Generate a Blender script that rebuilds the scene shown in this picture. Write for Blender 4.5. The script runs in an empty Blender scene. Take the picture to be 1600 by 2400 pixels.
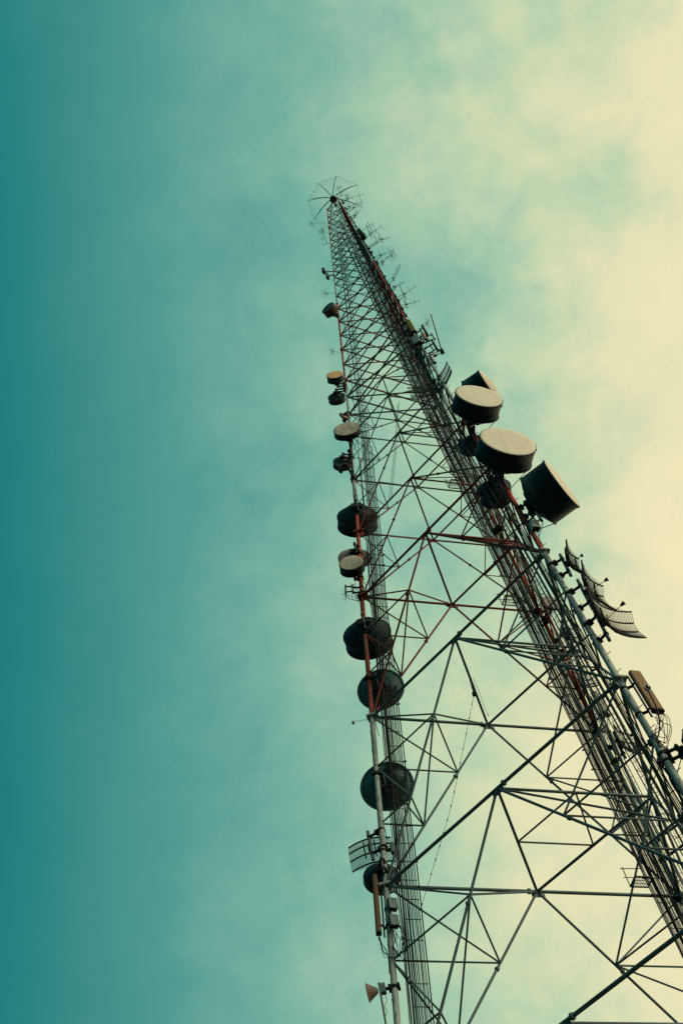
import bpy, math, random
from mathutils import Vector, Matrix
random.seed(7)
sc = bpy.context.scene
R = math.radians
V = Vector

# ------------------------------------------------------------------ camera
YAW, PITCH, ROLL, FOCAL = -0.14495, 1.01067, -0.23174, 2741.54
CAM = V((0.0, 0.0, 1.7))
f_ = V((math.sin(YAW)*math.cos(PITCH), math.cos(YAW)*math.cos(PITCH), math.sin(PITCH)))
r_ = V((math.cos(YAW), -math.sin(YAW), 0)); u_ = r_.cross(f_)
c_, s_ = math.cos(ROLL), math.sin(ROLL)
rr, uu = c_*r_ + s_*u_, -s_*r_ + c_*u_
cd = bpy.data.cameras.new('camera'); cam = bpy.data.objects.new('camera', cd)
sc.collection.objects.link(cam); sc.camera = cam
cam.matrix_world = Matrix(((rr.x, uu.x, -f_.x, CAM.x), (rr.y, uu.y, -f_.y, CAM.y), (rr.z, uu.z, -f_.z, CAM.z), (0, 0, 0, 1)))
cd.sensor_fit = 'VERTICAL'; cd.sensor_height = 36.0; cd.sensor_width = 24.0
cd.lens = FOCAL/2400*36.0; cd.clip_end = 5000; cd.clip_start = 0.1

# ------------------------------------------------------------------ sky, sun, exposure
SUN_AZ, SUN_EL = -32.0, 24.0
w = bpy.data.worlds.new('World'); sc.world = w; w.use_nodes = True
nt = w.node_tree; nt.nodes.clear()
def N(t, **k):
    n = nt.nodes.new(t)
    for a, b in k.items(): setattr(n, a, b)
    return n
def L(a, b): nt.links.new(a, b)
def math_n(op, a, b=None, clamp=False):
    n = N('ShaderNodeMath', operation=op); n.use_clamp = clamp
    for i, x in enumerate((a, b)):
        if x is None: continue
        if hasattr(x, 'links'): L(x, n.inputs[i])
        else: n.inputs[i].default_value = x
    return n.outputs[0]
tc = N('ShaderNodeTexCoord')
DIR = tc.outputs['Generated']
def noise(scale, detail, rough, off, dist=0.0):
    m = N('ShaderNodeMapping'); m.inputs['Location'].default_value = off; L(DIR, m.inputs[0])
    n = N('ShaderNodeTexNoise'); n.inputs['Scale'].default_value = scale; n.inputs['Detail'].default_value = detail
    n.inputs['Roughness'].default_value = rough; n.inputs['Distortion'].default_value = dist
    L(m.outputs[0], n.inputs['Vector']); return n.outputs['Fac']
def ramp(fac, stops, interp='EASE'):
    n = N('ShaderNodeValToRGB'); cr = n.color_ramp; cr.interpolation = interp
    while len(cr.elements) > 1: cr.elements.remove(cr.elements[-1])
    cr.elements[0].position = stops[0][0]; cr.elements[0].color = (*stops[0][1], 1)
    for p, c in stops[1:]:
        e = cr.elements.new(p); e.color = (*c, 1)
    L(fac, n.inputs[0]); return n.outputs[0]
dot = N('ShaderNodeVectorMath', operation='DOT_PRODUCT'); L(DIR, dot.inputs[0])
dot.inputs[1].default_value = V((0.93, 0.33, -0.10)).normalized()
G = dot.outputs['Value']
# one veil of evening cloud: the colour runs from deep teal air to lit cream cloud,
# along the direction of the light, broken up by soft noise
def lin(r, g, b): return tuple((c/255/12.92 if c < 10.3 else ((c/255+0.055)/1.055)**2.4) for c in (r, g, b))
SK1, SK2, SK3 = (25.8, 14.95, 16.91), (9.65, 2.94, 2.96), (7.31, 7.28, 28.57)
soft = math_n('SUBTRACT', noise(2.6, 2, 0.5, SK1), 0.5)
mid = math_n('SUBTRACT', noise(6.5, 7, 0.55, SK2, 0.2), 0.5)
fine = math_n('SUBTRACT', noise(14, 8, 0.66, SK3, 0.3), 0.5)
amp = N('ShaderNodeMapRange', interpolation_type='SMOOTHSTEP'); amp.clamp = True; L(G, amp.inputs['Value'])
for k, v in zip(('From Min', 'From Max', 'To Min', 'To Max'), (-0.20, 0.12, 0.11, 1.0)): amp.inputs[k].default_value = v
nz = math_n('ADD', math_n('MULTIPLY', soft, 0.26), math_n('ADD', math_n('MULTIPLY', mid, 0.42), math_n('MULTIPLY', fine, 0.30)))
g1 = math_n('ADD', G, math_n('MULTIPLY', nz, amp.outputs[0]))
STOPS = [(-1.0, (10, 80, 88)), (-0.5, (15, 98, 104)), (-0.30, (24, 114, 118)), (-0.23, (42, 130, 129)), (-0.14, (77, 151, 144)), (-0.035, (117, 176, 159)), (0.045, (148, 191, 168)), (0.11, (170, 203, 172)), (0.18, (198, 214, 177)), (0.27, (228, 225, 182)), (0.42, (244, 232, 188)), (1.0, (246, 233, 190))]
mixo = ramp(math_n('ADD', math_n('MULTIPLY', g1, 0.5), 0.5), [((p+1)/2, lin(*c)) for p, c in STOPS], 'LINEAR')
sky = N('ShaderNodeTexSky'); sky.sky_type = 'NISHITA'; sky.sun_disc = False
sky.sun_elevation = R(SUN_EL); sky.sun_rotation = R(90 - SUN_AZ); sky.air_density = 1.4; sky.dust_density = 2.0
sk = N('ShaderNodeMixRGB', blend_type='MULTIPLY'); sk.inputs[0].default_value = 1; L(sky.outputs[0], sk.inputs[1]); sk.inputs[2].default_value = (0.01, 0.02, 0.012, 1)
bg1 = N('ShaderNodeBackground'); bg1.inputs[1].default_value = 0.10; L(sk.outputs[0], bg1.inputs[0])
bg2 = N('ShaderNodeBackground'); bg2.inputs[1].default_value = 1.0; L(mixo, bg2.inputs[0])
ad = N('ShaderNodeAddShader'); L(bg1.outputs[0], ad.inputs[0]); L(bg2.outputs[0], ad.inputs[1])
wo = N('ShaderNodeOutputWorld'); L(ad.outputs[0], wo.inputs[0])
sl = bpy.data.lights.new('sun', 'SUN'); so = bpy.data.objects.new('sun', sl); sc.collection.objects.link(so)
sl.energy = 1.7; sl.angle = R(10); sl.color = (1.0, 0.83, 0.62)
sd = V((math.cos(R(SUN_AZ))*math.cos(R(SUN_EL)), math.sin(R(SUN_AZ))*math.cos(R(SUN_EL)), math.sin(R(SUN_EL))))
so.rotation_euler = sd.to_track_quat('Z', 'Y').to_euler(); so.location = (30, -20, 30)
sc.view_settings.view_transform = 'Standard'; sc.view_settings.look = 'None'
sc.view_settings.exposure = 0.0; sc.view_settings.gamma = 1.0; sc.view_settings.use_curve_mapping = False
sc.render.engine = 'CYCLES'

# ------------------------------------------------------------------ materials
BANDS = [(-10, 'w'), (46.45, 'r'), (66.5, 'w'), (82.4, 'r'), (99.2, 'w'), (113.2, 'r')]
def new_mat(name):
    m = bpy.data.materials.new(name); m.use_nodes = True
    t = m.node_tree; b = t.nodes['Principled BSDF']; return m, t, b
def tex(t, scale, detail=4, stretch=(1, 1, 1), rough=0.6):
    g = t.nodes.new('ShaderNodeNewGeometry'); mp = t.nodes.new('ShaderNodeMapping'); mp.inputs['Scale'].default_value = stretch
    n = t.nodes.new('ShaderNodeTexNoise'); n.inputs['Scale'].default_value = scale; n.inputs['Detail'].default_value = detail; n.inputs['Roughness'].default_value = rough
    t.links.new(g.outputs['Position'], mp.inputs[0]); t.links.new(mp.outputs[0], n.inputs['Vector']); return n.outputs['Fac']
def rng(t, x, a, b, lo=0.0, hi=1.0):
    n = t.nodes.new('ShaderNodeMapRange'); n.clamp = True; t.links.new(x, n.inputs[0])
    for i, v in zip(('From Min', 'From Max', 'To Min', 'To Max'), (a, b, lo, hi)): n.inputs[i].default_value = v
    return n.outputs[0]
def mixc(t, fac, a, b, blend='MIX'):
    n = t.nodes.new('ShaderNodeMixRGB'); n.blend_type = blend
    for i, x in enumerate((fac, a, b)):
        if hasattr(x, 'links'): t.links.new(x, n.inputs[i])
        elif i == 0: n.inputs[0].default_value = x
        else: n.inputs[i].default_value = (*x, 1)
    return n.outputs[0]
def bump(t, b, x, strength=0.2, dist=0.01):
    n = t.nodes.new('ShaderNodeBump'); n.inputs['Strength'].default_value = strength; n.inputs['Distance'].default_value = dist
    t.links.new(x, n.inputs['Height']); t.links.new(n.outputs[0], b.inputs['Normal'])
def worn(name, base, dirt=(0.10, 0.075, 0.05), rust=(0.16, 0.055, 0.02), amt=0.5, rustlim=0.63, rough=0.55, metal=0.0, scale=1.6, streak=(1, 1, 0.25)):
    m, t, b = new_mat(name)
    c = mixc(t, rng(t, tex(t, scale, 5, streak), 0.42, 0.72, 0, amt), base, dirt)
    c = mixc(t, rng(t, tex(t, scale*5, 6, (1, 1, 0.5)), rustlim, rustlim+0.07, 0, 0.8), c, rust)
    t.links.new(c, b.inputs['Base Color'])
    t.links.new(rng(t, tex(t, scale*3, 4), 0.3, 0.7, rough-0.1, min(1, rough+0.2)), b.inputs['Roughness'])
    b.inputs['Metallic'].default_value = metal; b.inputs['Specular IOR Level'].default_value = 0.3 if max(base) > 0.06 else 0.15
    bump(t, b, tex(t, scale*8, 3), 0.15, 0.003)
    return m
def banded(name, white, red, amt, rustlim):
    """aviation paint: the colour changes with height up the tower"""
    m, t, b = new_mat(name)
    g = t.nodes.new('ShaderNodeNewGeometry'); sx = t.nodes.new('ShaderNodeSeparateXYZ'); t.links.new(g.outputs['Position'], sx.inputs[0])
    z = t.nodes.new('ShaderNodeMath'); z.operation = 'DIVIDE'; z.inputs[1].default_value = 130; t.links.new(sx.outputs[2], z.inputs[0])
    cr = t.nodes.new('ShaderNodeValToRGB'); cr.color_ramp.interpolation = 'CONSTANT'; e = cr.color_ramp.elements
    e[0].position = 0; e[0].color = (*white, 1); e[1].position = 46.45/130; e[1].color = (*red, 1)
    for zz, k in BANDS[2:]:
        n = e.new(zz/130); n.color = (*(white if k == 'w' else red), 1)
    t.links.new(z.outputs[0], cr.inputs[0])
    c = mixc(t, rng(t, tex(t, 1.3, 5, (1, 1, 0.3)), 0.40, 0.70, 0, amt), cr.outputs[0], (0.05, 0.065, 0.062))
    c = mixc(t, rng(t, tex(t, 2.6, 5, (1, 1, 0.5)), rustlim, rustlim+0.10, 0, 0.7), c, (0.13, 0.05, 0.022))
    t.links.new(c, b.inputs['Base Color']); b.inputs['Roughness'].default_value = 0.6; b.inputs['Specular IOR Level'].default_value = 0.3
    return m
M = {}
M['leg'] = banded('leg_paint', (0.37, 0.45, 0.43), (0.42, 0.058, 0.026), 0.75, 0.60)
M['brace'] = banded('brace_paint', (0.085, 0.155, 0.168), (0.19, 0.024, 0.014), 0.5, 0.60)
M['galv'] = worn('galvanised_steel', (0.075, 0.115, 0.12), dirt=(0.05, 0.05, 0.04), amt=0.4, rustlim=0.68, rough=0.5)
M['dark'] = worn('dark_steel', (0.014, 0.018, 0.020), dirt=(0.03, 0.026, 0.02), amt=0.3, rustlim=0.7, rough=0.6)
M['tray'] = worn('tray_steel', (0.030, 0.035, 0.036), dirt=(0.05, 0.04, 0.03), amt=0.5, rustlim=0.70, rough=0.6)
M['rubber'] = worn('cable_jacket', (0.008, 0.010, 0.012), dirt=(0.02, 0.02, 0.018), amt=0.4, rustlim=0.9, rough=0.5)
M['cable2'] = worn('old_cable_jacket', (0.045, 0.055, 0.055), dirt=(0.06, 0.055, 0.045), amt=0.5, rustlim=0.9, rough=0.6)
M['shroud'] = worn('shroud_paint', (0.007, 0.030, 0.042), dirt=(0.006, 0.012, 0.015), amt=0.5, rustlim=0.75, rough=0.45)
M['cream'] = worn('radome_fabric', (0.74, 0.71, 0.58), dirt=(0.55, 0.50, 0.38), rust=(0.5, 0.43, 0.3), amt=0.5, rustlim=0.68, rough=0.8, scale=0.9, streak=(1, 1, 0.5))
M['tan'] = worn('aged_radome', (0.60, 0.40, 0.22), dirt=(0.38, 0.25, 0.13), rust=(0.3, 0.2, 0.1), amt=0.5, rustlim=0.72, rough=0.8)
M['mould'] = worn('mouldy_radome', (0.40, 0.40, 0.33), dirt=(0.13, 0.14, 0.11), rust=(0.12, 0.11, 0.08), amt=0.8, rustlim=0.6, rough=0.85, scale=2.2, streak=(1.4, 1.4, 0.35))
M['dishgrey'] = worn('dish_back_grey', (0.030, 0.085, 0.098), dirt=(0.015, 0.028, 0.030), amt=0.6, rustlim=0.72, rough=0.5)
M['dishteal'] = worn('dish_back_teal', (0.045, 0.125, 0.135), dirt=(0.02, 0.045, 0.05), amt=0.5, rustlim=0.75, rough=0.5)
M['dishpale'] = worn('dish_back_pale', (0.34, 0.34, 0.30), dirt=(0.07, 0.065, 0.05), amt=0.8, rustlim=0.62, rough=0.6, scale=2.0)
M['panel'] = worn('panel_tan', (0.24, 0.145, 0.075), dirt=(0.15, 0.09, 0.05), amt=0.5, rustlim=0.8, rough=0.6)
M['brown'] = worn('brown_paint', (0.10, 0.060, 0.030), dirt=(0.05, 0.035, 0.02), amt=0.5, rustlim=0.8, rough=0.6)
M['white'] = worn('white_housing', (0.62, 0.62, 0.58), dirt=(0.3, 0.28, 0.24), amt=0.4, rustlim=0.75, rough=0.5)
M['boxgrey'] = worn('grey_housing', (0.11, 0.175, 0.185), dirt=(0.05, 0.075, 0.08), amt=0.4, rustlim=0.78, rough=0.5)
M['olive'] = worn('olive_wrap', (0.12, 0.10, 0.035), dirt=(0.05, 0.045, 0.025), amt=0.5, rustlim=0.75, rough=0.8)
M['rusty'] = worn('rusty_white', (0.16, 0.16, 0.145), dirt=(0.09, 0.035, 0.018), rust=(0.22, 0.07, 0.03), amt=0.95, rustlim=0.52, rough=0.7, scale=3)
M['orange'] = worn('orange_housing', (0.42, 0.16, 0.06), amt=0.5, rustlim=0.6, rough=0.6)
M['wire'] = worn('thin_wire', (0.06, 0.08, 0.085), amt=0.2, rustlim=0.9, rough=0.5)
M['redlens'] = worn('red_lens', (0.45, 0.02, 0.015), dirt=(0.3, 0.02, 0.01), amt=0.2, rustlim=0.95, rough=0.25)
m, t, b = new_mat('dark_glass'); b.inputs['Base Color'].default_value = (0.01, 0.012, 0.014, 1); b.inputs['Roughness'].default_value = 0.1; M['glass'] = m
m, t, b = new_mat('ground_scrub')
c = mixc(t, rng(t, tex(t, 0.25, 8), 0.35, 0.65), (0.035, 0.045, 0.02), (0.07, 0.055, 0.035)); t.links.new(c, b.inputs['Base Color']); b.inputs['Roughness'].default_value = 0.95
bump(t, b, tex(t, 2.0, 8), 0.6, 0.08); M['ground'] = m
m, t, b = new_mat('cast_concrete')
c = mixc(t, rng(t, tex(t, 1.2, 8), 0.35, 0.65), (0.26, 0.25, 0.23), (0.17, 0.16, 0.145)); t.links.new(c, b.inputs['Base Color']); b.inputs['Roughness'].default_value = 0.9; M['concrete'] = m

# ------------------------------------------------------------------ mesh helpers
COL = sc.collection
WM = {}                                    # world matrix of every object made here
def link(o, parent=None, world=None):
    COL.objects.link(o)
    world = world or Matrix.Identity(4)
    o.matrix_basis = world; WM[o.name] = world
    if parent is not None:
        o.parent = parent; o.matrix_parent_inverse = WM[parent.name].inverted()
    return o
def tag(o, label, cat, group=None, kind=None):
    o['label'] = label; o['category'] = cat
    if group: o['group'] = group
    if kind: o['kind'] = kind
    return o
def empty(name, label, cat, world, group=None):
    o = bpy.data.objects.new(name, None); o.empty_display_size = 0.3
    link(o, None, world); return tag(o, label, cat, group)
def perp(d):
    a = V((0, 0, 1)) if abs(d.z) < 0.9 else V((1, 0, 0))
    x = d.cross(a).normalized(); return x, d.cross(x).normalized()
class MB:
    def __init__(s): s.v = []; s.f = []; s.sm = []
    def add(s, vs, fs, smooth=False):
        o = len(s.v); s.v += [tuple(p) for p in vs]; s.f += [tuple(i+o for i in q) for q in fs]; s.sm += [smooth]*len(fs); return s
    def tube(s, p, q, r, n=8, r2=None, cap=True):
        p, q = V(p), V(q); d = (q-p).normalized(); x, y = perp(d); r2 = r if r2 is None else r2
        ring = lambda c, k: [c+(x*math.cos(2*math.pi*i/n)+y*math.sin(2*math.pi*i/n))*k for i in range(n)]
        s.add(ring(p, r)+ring(q, r2), [(i, (i+1) % n, n+(i+1) % n, n+i) for i in range(n)], True)
        if cap: s.add(ring(p, r)+ring(q, r2), [tuple(range(n))[::-1], tuple(range(n, 2*n))])
        return s
    def path(s, pts, r, n=5, closed=False):
        pts = [V(p) for p in pts]; k = len(pts); vs = []; x = None
        for i, p in enumerate(pts):
            a = pts[(i-1) % k] if (closed or i > 0) else p; b = pts[(i+1) % k] if (closed or i < k-1) else p
            d = (b-a).normalized()
            if x is None: x, y = perp(d)
            else: x = (x-d*x.dot(d)).normalized(); y = d.cross(x)
            vs += [p+(x*math.cos(2*math.pi*j/n)+y*math.sin(2*math.pi*j/n))*r for j in range(n)]
        fs = []
        for i in range(k if closed else k-1):
            a, b = i*n, ((i+1) % k)*n
            fs += [(a+j, a+(j+1) % n, b+(j+1) % n, b+j) for j in range(n)]
        s.add(vs, fs, True)
        if not closed: s.add(vs[:n]+vs[-n:], [tuple(range(n))[::-1], tuple(range(n, 2*n))])
        return s
    def box(s, c, hx, hy, hz, mat=None):
        c = V(c); X, Y, Z = mat if mat else (V((1, 0, 0)), V((0, 1, 0)), V((0, 0, 1)))
        vs = [c+X*hx*a+Y*hy*b+Z*hz*d for a in (-1, 1) for b in (-1, 1) for d in (-1, 1)]
        return s.add(vs, [(0, 1, 3, 2), (4, 6, 7, 5), (0, 4, 5, 1), (2, 3, 7, 6), (0, 2, 6, 4), (1, 5, 7, 3)])
    def bar(s, p, q, w, h):
        p, q = V(p), V(q); d = q-p; x, y = perp(d.normalized())
        return s.box((p+q)/2, w/2, h/2, d.length/2, (x, y, d.normalized()))
    def lathe(s, prof, n=40, smooth=True, yo=0.0, zo=0.0):
        """profile of (x, r) turned about the local x axis"""
        vs = []; k = len(prof)
        for x, r in prof: vs += [(x, yo+r*math.cos(2*math.pi*i/n), zo+r*math.sin(2*math.pi*i/n)) for i in range(n)]
        fs = [(a*n+i, (a+1)*n+i, (a+1)*n+(i+1) % n, a*n+(i+1) % n) for a in range(k-1) for i in range(n)]
        return s.add(vs, fs, smooth)
    def mesh(s, name, mat):
        me = bpy.data.meshes.new(name); me.from_pydata(s.v, [], s.f); me.polygons.foreach_set('use_smooth', s.sm)
        me.materials.append(mat); me.update(); return me
    def build(s, name, mat, parent=None, world=None):
        return link(bpy.data.objects.new(name, s.mesh(name, M[mat])), parent, world)
UNIT = {}
def unit(kind, mat):
    k = (kind, mat)
    if k not in UNIT:
        b = MB()
        if kind == 'angle':
            pr = [(-1, -1), (1, -1), (1, -0.75), (-0.75, -0.75), (-0.75, 1), (-1, 1)]
            b.add([(x, y, z) for z in (0, 1) for x, y in pr], [(i, (i+1) % 6, 6+(i+1) % 6, 6+i) for i in range(6)]+[(0, 1, 2, 3), (0, 3, 4, 5), (9, 8, 7, 6), (11, 10, 9, 6)])
        else: b.tube((0, 0, 0), (0, 0, 1), 1, kind)
        UNIT[k] = b.mesh('member', M[mat])
    return UNIT[k]
def member(name, p, q, r, parent, mat='brace', kind=10):
    p, q = V(p), V(q); d = q-p; x, y = perp(d.normalized())
    m = Matrix(((x.x*r, y.x*r, d.x, p.x), (x.y*r, y.y*r, d.y, p.y), (x.z*r, y.z*r, d.z, p.z), (0, 0, 0, 1)))
    return link(bpy.data.objects.new(name, unit(kind, mat)), parent, m)
def frame(P, az, el=0.0):
    a, e = R(az), R(el)
    X = V((math.cos(a)*math.cos(e), math.sin(a)*math.cos(e), math.sin(e))); Y = V((-math.sin(a), math.cos(a), 0)); Z = X.cross(Y)
    return Matrix(((X.x, Y.x, Z.x, P.x), (X.y, Y.y, Z.y, P.y), (X.z, Y.z, Z.z, P.z), (0, 0, 0, 1)))

# ------------------------------------------------------------------ tower geometry
PHI = 3.149549; AX = V((0, 40, 0)); LEANX = 0.009219
TAB = [(0.0, 11.0), (35.98, 8.013), (46.49, 7.144), (56.53, 6.314), (63.08, 5.677), (69.36, 5.15), (75.34, 4.599), (78.53, 4.348), (125.15, 0.933), (140, 0.05)]
def rad(z):
    for (a, ra), (b, rb) in zip(TAB, TAB[1:]):
        if z <= b: return ra+(rb-ra)*(z-a)/(b-a)
    return TAB[-1][1]
ANG = {'L': PHI, 'R': PHI+2*math.pi/3, 'B': PHI+4*math.pi/3}
def leg(n, z):
    a = ANG[n]; w_ = rad(z); return V((w_*math.cos(a)+LEANX*(z-1.7), 40+w_*math.sin(a), z))
def leg_od(z):
    for lim, d in ((46.5, 0.275), (66.5, 0.25), (78.5, 0.205), (99.2, 0.165), (113.2, 0.13)):
        if z < lim: return d
    return 0.11
def dirv(az): return V((math.cos(R(az)), math.sin(R(az)), 0))

# the ground, reaching the horizon
g = MB().add([(-3000, -3000, 0), (3000, -3000, 0), (3000, 3000, 0), (-3000, 3000, 0)], [(0, 1, 2, 3)]).build('ground', 'ground')
tag(g, 'dark scrubby ground around the foot of the tower', 'ground', kind='structure')

tower = empty('lattice_tower', 'tall red and white three legged lattice tower of steel tubes', 'tower', Matrix.Translation(AX))
for n in 'LRB':
    P = leg(n, 0); MB().box((P.x, P.y, 0.2), 0.9, 0.9, 0.35).build('footing', 'concrete', tower)
KZ = [0.4, 13.2, 24.9, 35.98, 46.49, 56.53, 63.08, 69.36, 75.34, 78.53]
XZ = [78.53+2.79*i for i in range(10)]
XZ += [XZ[-1]+1.68*i for i in range(1, 13)]
TOP = 124.6
XZ[-1] = TOP
LV = KZ+XZ[1:]
# legs, flange plates, step bolts
bolt_mesh = {}
for n in 'LRB':
    cuts = [0.4, 13.2, 24.9, 35.98, 46.49, 56.53, 63.08, 69.36, 78.53, 89.7, 99.2, 106.0, 113.2, 119.0, TOP+0.4]
    inward = (AX-leg(n, 0)); inward.z = 0; inward.normalize(); side = V((-inward.y, inward.x, 0))
    for a, b in zip(cuts, cuts[1:]):
        od = leg_od((a+b)/2)
        lo = member('leg', leg(n, a), leg(n, b), od/2, tower, 'leg', 16)
        d = (leg(n, b)-leg(n, a)).normalized()
        if a > 1:
            k = od*0.98 if a < 70 else od*0.85
            x = (inward-d*inward.dot(d)).normalized(); y = d.cross(x)
            for off in (-0.028, 0.028):
                fl = MB().box(leg(n, a)+d*off, k, k, 0.024, (x, y, d)).build('flange_plate', 'leg', lo)
            for sg in (-1, 1):               # stiffener ribs below the plates
                for ax in (x, y):
                    MB().add([leg(n, a)+d*-0.05+ax*sg*k*0.92, leg(n, a)-d*0.05+ax*sg*od*0.48, leg(n, a)-d*0.42+ax*sg*od*0.5,
                              leg(n, a)-d*0.05+ax*sg*k*0.92+d.cross(ax)*0.02, leg(n, a)-d*0.05+ax*sg*od*0.48+d.cross(ax)*0.02, leg(n, a)-d*0.42+ax*sg*od*0.5+d.cross(ax)*0.02],
                             [(0, 1, 2), (5, 4, 3), (0, 3, 4, 1), (1, 4, 5, 2), (2, 5, 3, 0)]).build('stiffener', 'leg', lo)
        if 24 < a < 76 and n != 'B':
            z = a+0.5; i = 0
            while z < b-0.3:
                s2 = -inward*0.95+side*(0.55 if i % 2 else -0.55) if n == 'R' else -inward*0.35+side*(1 if i % 2 else 0.8)
                s2 = s2.normalized() if n == 'R' else V((0.25 if i % 2 else -0.25, -1, 0)).normalized()
                p = leg(n, z)+s2*od*0.47
                member('step_bolt', p, p+s2*0.20, 0.016, lo, 'dark', 6); z += 0.62; i += 1
        for q in range(2):                     # strap bands round the pipe
            if 20 < a < 80:
                zz = a+(b-a)*(0.3+0.37*q)
                MB().tube(leg(n, zz), leg(n, zz)+d*0.035, od*0.56, 16).build('strap', 'dark', lo)
# bracing
PAIRS = [('L', 'R'), ('R', 'B'), ('B', 'L')]
def midp(a, b, z): return (leg(a, z)+leg(b, z))/2
def splice(p, q, t, r):
    p, q = V(p), V(q); d = (q-p).normalized(); c = p+(q-p)*t
    b = MB().tube(c-d*0.05, c-d*0.012, r*1.75, 10).tube(c+d*0.012, c+d*0.05, r*1.75, 10)
    return b.build('splice_flange', 'brace', tower)
def gusset(c, nrm, up, w_, h_):
    x = up.cross(nrm).normalized()
    MB().box(c, w_/2, 0.012, h_/2, (x, nrm.normalized(), up)).build('gusset_plate', 'brace', tower)
def lerp(a, b, t): return a+(b-a)*t
for i in range(len(KZ)-1):
    z0, z1 = KZ[i], KZ[i+1]                    # panel from z0 (below) to z1 (its horizontals)
    big = i < 5
    sc_ = 1.0 if z1 < 60 else (0.8 if z1 < 74 else 0.68)
    rh, rd, rb, rs = 0.078*sc_, 0.060*sc_, 0.066*sc_, 0.042*sc_
    fade = 1.0 if z1 < 47 else 0.92
    mids = {}
    for a, b in PAIRS:
        A, B_ = leg(a, z1), leg(b, z1); m_ = (A+B_)/2; mids[a+b] = m_
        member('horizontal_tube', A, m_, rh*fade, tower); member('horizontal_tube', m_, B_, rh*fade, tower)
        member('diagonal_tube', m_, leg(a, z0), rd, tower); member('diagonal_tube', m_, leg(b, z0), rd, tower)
        nrm = (B_-A).cross(V((0, 0, 1))).normalized()
        if z1 > 24: gusset(m_-V((0, 0, 0.12*sc_)), nrm, V((0, 0, 1)), 0.62*sc_, 0.40*sc_)
        for n in (a, b):
            o = A if n == a else B_; h = (m_-o).normalized()
            if z1 > 24: gusset(o+h*0.24*sc_-V((0, 0, 0.05)), nrm, V((0, 0, 1)), 0.4*sc_, 0.5*sc_)
        if z1 > 24:
            splice(m_, B_, 0.055, rh); splice(m_, leg(a, z0), 0.36, rd); splice(m_, leg(b, z0), 0.36, rd)
    for k in range(3):
        member('plan_brace', mids[PAIRS[k][0]+PAIRS[k][1]], mids[PAIRS[(k+1) % 3][0]+PAIRS[(k+1) % 3][1]], rb, tower)
    if z1 < 40:                                # inner triangle of the lowest plan frames
        mp3 = [(mids[PAIRS[k][0]+PAIRS[k][1]]+mids[PAIRS[(k+1) % 3][0]+PAIRS[(k+1) % 3][1]])/2 for k in range(3)]
        for k in range(3): member('plan_brace', mp3[k], mp3[(k+1) % 3], rs, tower)
    if i < 2: continue
    # secondary bracing round each leg: face f = (leg, next), face e = (previous, leg)
    for k in range(3):
        n = 'LRB'[k]; f = [p for p in PAIRS if p[0] == n][0]; e = [p for p in PAIRS if p[1] == n][0]
        mf, me_ = mids[f[0]+f[1]], mids[e[0]+e[1]]; low = leg(n, z0)
        top = leg(n, z1)
        S = lambda p, q, r=rs: member('secondary_brace', p, q, r, tower)
        if big:
            f1, f2, e1, e2 = lerp(mf, low, 1/3), lerp(mf, low, 2/3), lerp(me_, low, 1/3), lerp(me_, low, 2/3)
            s1, s2 = leg(n, lerp(z1, z0, 1/3)), leg(n, lerp(z1, z0, 2/3))
            for p, q in ((top, f1), (top, e1), (s1, f1), (s1, e1), (s1, f2), (s1, e2), (s2, f2), (s2, e2), (f1, e1), (f2, e2), (f1, e2)): S(p, q)
            S(f1, me_, rs*1.15)
        else:
            f1, e1 = lerp(mf, low, 0.5), lerp(me_, low, 0.5); s1 = leg(n, (z0+z1)/2)
            for p, q in ((top, e1), (s1, f1), (s1, e1), (f1, e1)): S(p, q, rs*0.9)
            if z1 < 70: S(f1, me_, rs*0.9)
for i in range(len(XZ)-1):
    z0, z1 = XZ[i], XZ[i+1]
    r = 0.072 if z0 < 82 else (0.056 if z0 < 99 else (0.042 if z0 < 113 else 0.034))
    for a, b in PAIRS:
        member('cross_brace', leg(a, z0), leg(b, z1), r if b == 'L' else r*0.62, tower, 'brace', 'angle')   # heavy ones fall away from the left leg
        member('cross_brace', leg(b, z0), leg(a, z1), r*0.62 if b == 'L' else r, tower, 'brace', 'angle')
    if z0 > 99 and i % 3 == 0:
        for a, b in PAIRS: member('horizontal_tube', leg(a, z1), leg(b, z1), 0.022, tower, 'brace', 6)
for a, b in PAIRS: member('horizontal_tube', leg(a, TOP), leg(b, TOP), 0.04, tower, 'brace', 8)

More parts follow.
